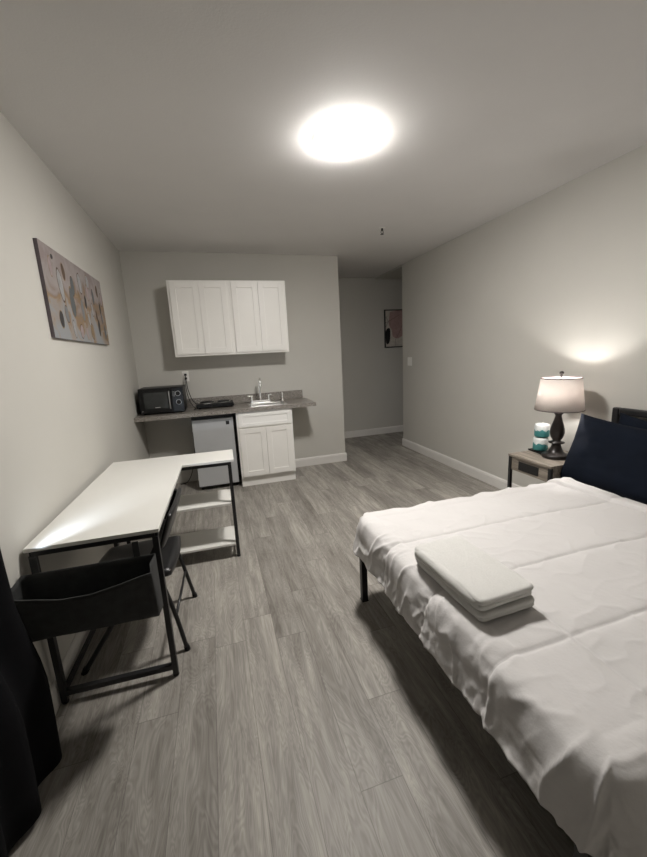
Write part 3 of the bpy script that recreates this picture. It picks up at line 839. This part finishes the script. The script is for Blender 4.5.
# pillows -----------------------------------------------------------
def pillow(name, label, w_, h_, t_, seed, group=None, mat_=None):
    mb = MB(); n = 36
    def shape(a, b_):
        # pinched corners, concave edges
        x = a * w_ / 2 * (1 - 0.045 * (1 - b_ * b_) * abs(a) ** 4); y = b_ * h_ / 2 * (1 - 0.10 * (1 - a * a) * abs(b_) ** 4)
        e = max(0, (1 - abs(a) ** 3.0) * (1 - abs(b_) ** 3.0)) ** 0.55
        return x, y, e
    T = []; B = []
    for i in range(n + 1):
        ra = []; rb = []
        for j in range(n + 1):
            a, b_ = -1 + 2 * i / n, -1 + 2 * j / n
            x, y, e = shape(a, b_)
            nn = noise.noise(Vector((a * 2.2 + seed, b_ * 2.2, seed))) * 0.012 + noise.noise(Vector((a * 5, b_ * 5 + seed, 3))) * 0.005
            ra.append(mb.bm.verts.new((x, y, t_ / 2 * e + nn * e + 0.002)))
            rb.append(mb.bm.verts.new((x, y, -t_ / 2 * e + nn * e - 0.002)))
        T.append(ra); B.append(rb)
    for i in range(n):
        for j in range(n):
            mb.bm.faces.new((T[i][j], T[i + 1][j], T[i + 1][j + 1], T[i][j + 1])); mb.bm.faces.new((B[i][j], B[i][j + 1], B[i + 1][j + 1], B[i + 1][j]))
    for k in range(n):
        mb.bm.faces.new((T[0][k], T[0][k + 1], B[0][k + 1], B[0][k])); mb.bm.faces.new((T[n][k], B[n][k], B[n][k + 1], T[n][k + 1]))
        mb.bm.faces.new((T[k][0], B[k][0], B[k + 1][0], T[k + 1][0])); mb.bm.faces.new((T[k][n], T[k + 1][n], B[k + 1][n], B[k][n]))
    o = mb.build(name, mat_ or M['navy'], smooth=True)
    return tag(o, label, 'pillow', group)
# local x = across the bed, local y = up the pillow, z = thickness
def place_pillow(o, c, lean, yaw, roll=0):
    # local X -> -Y world (towards viewer); local Y -> up; local Z -> -X
    ex = Vector((0, -1, 0)); ey = Vector((math.sin(lean), 0, math.cos(lean))); ez = ex.cross(ey)
    m_ = Matrix((ex, ey, ez)).transposed()
    m_ = Matrix.Rotation(yaw, 3, 'Z') @ m_ @ Matrix.Rotation(roll, 3, 'Z')
    m4 = m_.to_4x4(); m4.translation = Vector(c); o.matrix_world = m4
p1 = pillow('pillow', 'large navy pillow in front, leaning up at the head of the bed', 0.80, 0.47, 0.15, 1.0, 'navy pillows')
place_pillow(p1, (3.140, -2.990, 0.690), R(19), R(0), R(-2))
p2 = pillow('pillow', 'navy pillow behind the front one, against the headboard', 0.66, 0.46, 0.13, 5.0, 'navy pillows')
place_pillow(p2, (3.292, -3.085, 0.690), R(10), R(0), R(-5))

# towels ------------------------------------------------------------
def towel(label, loc, rz, L_, Wd, layers, t_, seed):
    """layers lying on each other, joined by a rounded fold on the -x side; origin at bottom centre"""
    mb = MB()
    def slab(cx, cz, Lx, Ly, T, sd):
        nu, nv = 44, 14
        n2 = 5.0
        rings = []
        per = []
        r_c = 0.012
        # rounded rectangle outline
        hx, hy = Lx / 2 - T / 2, Ly / 2 - T / 2
        pts = []
        for qx, qy, a0 in ((1, 1, 0), (-1, 1, 90), (-1, -1, 180), (1, -1, 270)):
            for k in range(6):
                a = R(a0 + 18 * k); pts.append(((hx - r_c) * qx + r_c * math.cos(a), (hy - r_c) * qy + r_c * math.sin(a), math.cos(a), math.sin(a)))
        out = []
        for k in range(len(pts)):
            p, q_ = pts[k], pts[(k + 1) % len(pts)]
            m_ = max(1, int(math.hypot(q_[0] - p[0], q_[1] - p[1]) / 0.012))
            for i_ in range(m_):
                f_ = i_ / m_; out.append([p[c_] * (1 - f_) + q_[c_] * f_ for c_ in range(4)])
        n_ = len(out)
        def wob(v):
            return v + Vector((noise.noise(Vector((sd, v.y * 8, v.z * 9))) * 0.004,
                               noise.noise(Vector((v.x * 8, sd, v.z * 9))) * 0.004,
                               (noise.noise(Vector((v.x * 10 + sd, v.y * 10, 1))) * 0.0035 + noise.noise(Vector((v.x * 60, v.y * 60, sd))) * 0.0016)))
        for k in range(9):
            a = -math.pi / 2 + math.pi * k / 8
            rr = T / 2 * math.cos(a); z = T / 2 * math.sin(a)
            rings.append([mb.bm.verts.new(wob(Vector((cx + x + nx_ * rr, y + ny_ * rr, cz + z)))) for x, y, nx_, ny_ in out])
        for a_, b_ in zip(rings, rings[1:]):
            for k in range(n_): mb.bm.faces.new((a_[k], a_[(k + 1) % n_], b_[(k + 1) % n_], b_[k]))
        for rg, z in ((rings[0], -T / 2), (rings[-1], T / 2)):
            prev = rg
            for sc_ in (0.92, 0.8, 0.62, 0.42, 0.2):
                cur = [mb.bm.verts.new(wob(Vector((cx + x * sc_, y * sc_, cz + z)))) for x, y, _, _ in out]
                for k in range(n_): mb.bm.faces.new((prev[k], prev[(k + 1) % n_], cur[(k + 1) % n_], cur[k]))
                prev = cur
            c0 = mb.bm.verts.new(wob(Vector((cx, 0, cz + z))))
            for k in range(n_): mb.bm.faces.new((prev[k], prev[(k + 1) % n_], c0))
    tot = layers * t_
    for l in range(layers):
        slab(0.003 * math.sin(l * 2 + seed), t_ * (l + .5), Wd, L_ - 0.012 * (l == 0), t_ * 1.0, seed + l * 1.3)
    # the rounded fold joining the layers
    ys = [-(L_ / 2 - 0.020) + (L_ - 0.040) * k / 24 for k in range(25)]
    rings = []
    for k, y in enumerate(ys):
        e_ = 1 - 0.25 * abs(2 * k / 24 - 1) ** 8
        ring = []
        for a_ in range(16):
            a = 2 * math.pi * a_ / 16
            x = -Wd / 2 + 0.016 + 0.022 * math.cos(a) * e_; z = tot / 2 + (tot / 2 + 0.0005) * math.sin(a) * e_
            ring.append(mb.bm.verts.new((x + noise.noise(Vector((seed, y * 8, 2))) * 0.004, y, z + noise.noise(Vector((x * 10 + seed, y * 10, 1))) * 0.0035)))
        rings.append(ring)
    for a_, b_ in zip(rings, rings[1:]):
        for k in range(16): mb.bm.faces.new((a_[k], a_[(k + 1) % 16], b_[(k + 1) % 16], b_[k]))
    mb.bm.faces.new(rings[0]); mb.bm.faces.new(rings[-1])
    o = mb.build('folded_towel', M['towel'], smooth=True, loc=loc)
    o.rotation_euler = (0, 0, rz)
    return tag(o, label, 'towel', 'folded towels on the bed')
TZ = TOPZ + 0.015
towel('lower folded white towel of the stack on the bed, touching the comforter', (1.652, -3.452, TZ), R(2), 0.405, 0.235, 2, 0.0175, 2.0)
towel('upper folded white towel, topmost of the stack on the bed', (1.643, -3.452, TZ + 0.0405), R(3), 0.398, 0.235, 2, 0.021, 6.0)

# ------------------------------------------------------------------ nightstand and its things
NX0, NX1, NY0, NY1, NZ = 2.965, 3.40, -2.615, -2.225, 0.577
ns = thing('nightstand', 'grey wood nightstand with black legs and a slot front, by the bed', 'nightstand', (0, 0, 0))
MB().box(NX0, NX1, NY0, NY1, NZ - 0.018, NZ).build('top', M['nswood'], ns, bevel=0.001)
q = 0.011
for x_, y_ in ((NX0 + .014, NY1 - .014), (NX0 + .014, NY0 + .014), (NX1 - .014, NY1 - .014), (NX1 - .014, NY0 + .014)):
    MB().box(x_ - q, x_ + q, y_ - q, y_ + q, 0, NZ - 0.0185).build('leg', M['black'], ns)
MB().box(NX0 + .012, NX0 + .026, NY0 + .026, NY1 - .026, NZ - .125, NZ - .0185).build('front_panel', M['nswood'], ns)
MB().box(NX0 + .006, NX0 + .013, NY0 + .11, NY1 - .10, NZ - .105, NZ - .040).build('pull_slot', M['dark'], ns)
for y_ in (NY0 + .006, NY1 - .018):
    MB().box(NX0 + .026, NX1 - .026, y_, y_ + .012, NZ - .125, NZ - .0185).build('side_panel', M['nswood'], ns)
MB().box(NX0 + .026, NX1 - .026, NY0 + .02, NY1 - .02, .17, .185).build('shelf', M['nswood'], ns)

# lamp
lp = thing('table_lamp', 'lit table lamp with dark turned base and pale drum shade', 'lamp', (3.185, -2.452, NZ))
MB().lathe([(0.088, 0), (0.092, 0.006), (0.090, 0.024), (0.080, 0.030), (0.062, 0.036), (0.048, 0.05), (0.036, 0.075), (0.030, 0.10), (0.034, 0.106),
            (0.052, 0.112), (0.053, 0.118), (0.030, 0.124), (0.027, 0.132), (0.040, 0.155), (0.048, 0.185), (0.047, 0.215), (0.038, 0.25), (0.027, 0.285), (0.020, 0.315), (0.024, 0.325),
            (0.030, 0.333), (0.029, 0.341), (0.020, 0.347), (0.018, 0.37)], n=36).build('stem', M['bronze'], lp)
MB().tube([(0, 0, 0.365), (0, 0, 0.42)], 0.013, 14).build('socket', M['steel'], lp)
ZB, ZT2, RB, RT = 0.362, 0.590, 0.157, 0.128
o = MB().lathe([(RB, ZB), (RT, ZT2)], n=64, cap=False).build('lamp_shade', M['shade'], lp, smooth=True)
s = o.modifiers.new('t', 'SOLIDIFY'); s.thickness = 0.0015
for rr_, zz_ in ((RB, ZB), (RT, ZT2)):
    k = 0.006
    MB().lathe([(rr_ + .0012, zz_ - k / 2), (rr_ + .0012, zz_ + k / 2), (rr_ - .0028, zz_ + k / 2), (rr_ - .0028, zz_ - k / 2), (rr_ + .0012, zz_ - k / 2)], n=64, cap=False).build('shade_trim', M['brownshade'], o)
hr = MB()
for a in (0, 2.094, 4.189): hr.tube([(0.004 * math.cos(a), 0.004 * math.sin(a), ZT2 - .012), (RT * math.cos(a), RT * math.sin(a), ZT2 - .005)], 0.0018, 8)
hr.tube([(0, 0.03, 0.41), (0, 0.055, 0.47), (0, 0.035, 0.555), (0, 0, ZT2 - .012)], 0.002, 8).tube([(0, -0.03, 0.41), (0, -0.055, 0.47), (0, -0.035, 0.555), (0, 0, ZT2 - .012)], 0.002, 8)
hr.build('harp', M['steel'], lp)
MB().lathe([(0.005, ZT2 - .012), (0.005, ZT2 + .012), (0.010, ZT2 + .016), (0.010, ZT2 + .020), (0.006, ZT2 + .022), (0.014, ZT2 + .028), (0.016, ZT2 + .036), (0.011, ZT2 + .045), (0.002, ZT2 + .048)], n=20).build('finial', M['bronze'], lp)
MB().lathe([(0.012, 0.415), (0.014, 0.425), (0.022, 0.438), (0.024, 0.448), (0.018, 0.454), (0.004, 0.455)], n=24).build('bulb', M['bulb'], lp, smooth=True)
pl = bpy.data.lights.new('bulb_light', 'POINT'); pl.energy = LAMP_W; pl.shadow_soft_size = 0.02; pl.color = (1.0, 0.97, 0.94)
plo = bpy.data.objects.new('bulb_light', pl); C.objects.link(plo); plo.parent = lp; plo.location = (0, 0, 0.505)

# toilet rolls
ph = MB().box(-0.085, 0.085, -0.045, 0.045, 0, 0.012).build('phone', M['blackpl'], None, bevel=0.004, loc=(3.20, -2.30, NZ)); ph.rotation_euler = (0, 0, R(80))
ph.name = 'black_tray'
tag(ph, 'small flat black tray under the wrapped rolls on the nightstand', 'tray')
r0 = thing('toilet_roll', 'lower wrapped toilet roll on the nightstand, standing on a black tray', 'toilet roll', (3.215, -2.285, NZ + 0.0125), 0, 'wrapped toilet rolls')
def roll_parts(t):
    prof = [(0.020, 0.004), (0.040, 0.0), (0.050, 0.004), (0.053, 0.012), (0.053, 0.092), (0.049, 0.101), (0.038, 0.104), (0.018, 0.098)]
    o1 = MB().lathe(prof, n=40).build('wrapped_roll', M['tp'], t)
    o2 = MB().lathe([(0.004, 0.0985), (0.014, 0.099), (0.006, 0.106), (0.001, 0.107)], n=14).build('wrapper_twist', M['paper'], t)
roll_parts(r0)
r1 = r0.copy(); C.objects.link(r1); r1.location = (3.219, -2.288, NZ + 0.0125 + 0.1075); r1.rotation_euler = (0, 0, 1.1)
r1['label'] = 'upper wrapped toilet roll, topmost of the pair on the nightstand'
for c in list(r0.children):
    d = c.copy(); C.objects.link(d); d.parent = r1

# ------------------------------------------------------------------ sliver of outside light that slips past the curtain edge and grazes the desk
al = bpy.data.lights.new('curtain_gap_light', 'AREA'); al.shape = 'RECTANGLE'; al.size = 0.02; al.size_y = 0.03
al.energy = GAP_W; al.color = (0.76, 0.86, 1.0); al.spread = R(44)
alo = bpy.data.objects.new('curtain_gap_light', al); C.objects.link(alo)
alo.location = (0.018, -3.02, 0.792)
d = Vector((0.50, 1.0, -0.05)).normalized()
alo.rotation_euler = d.to_track_quat('-Z', 'Y').to_euler()
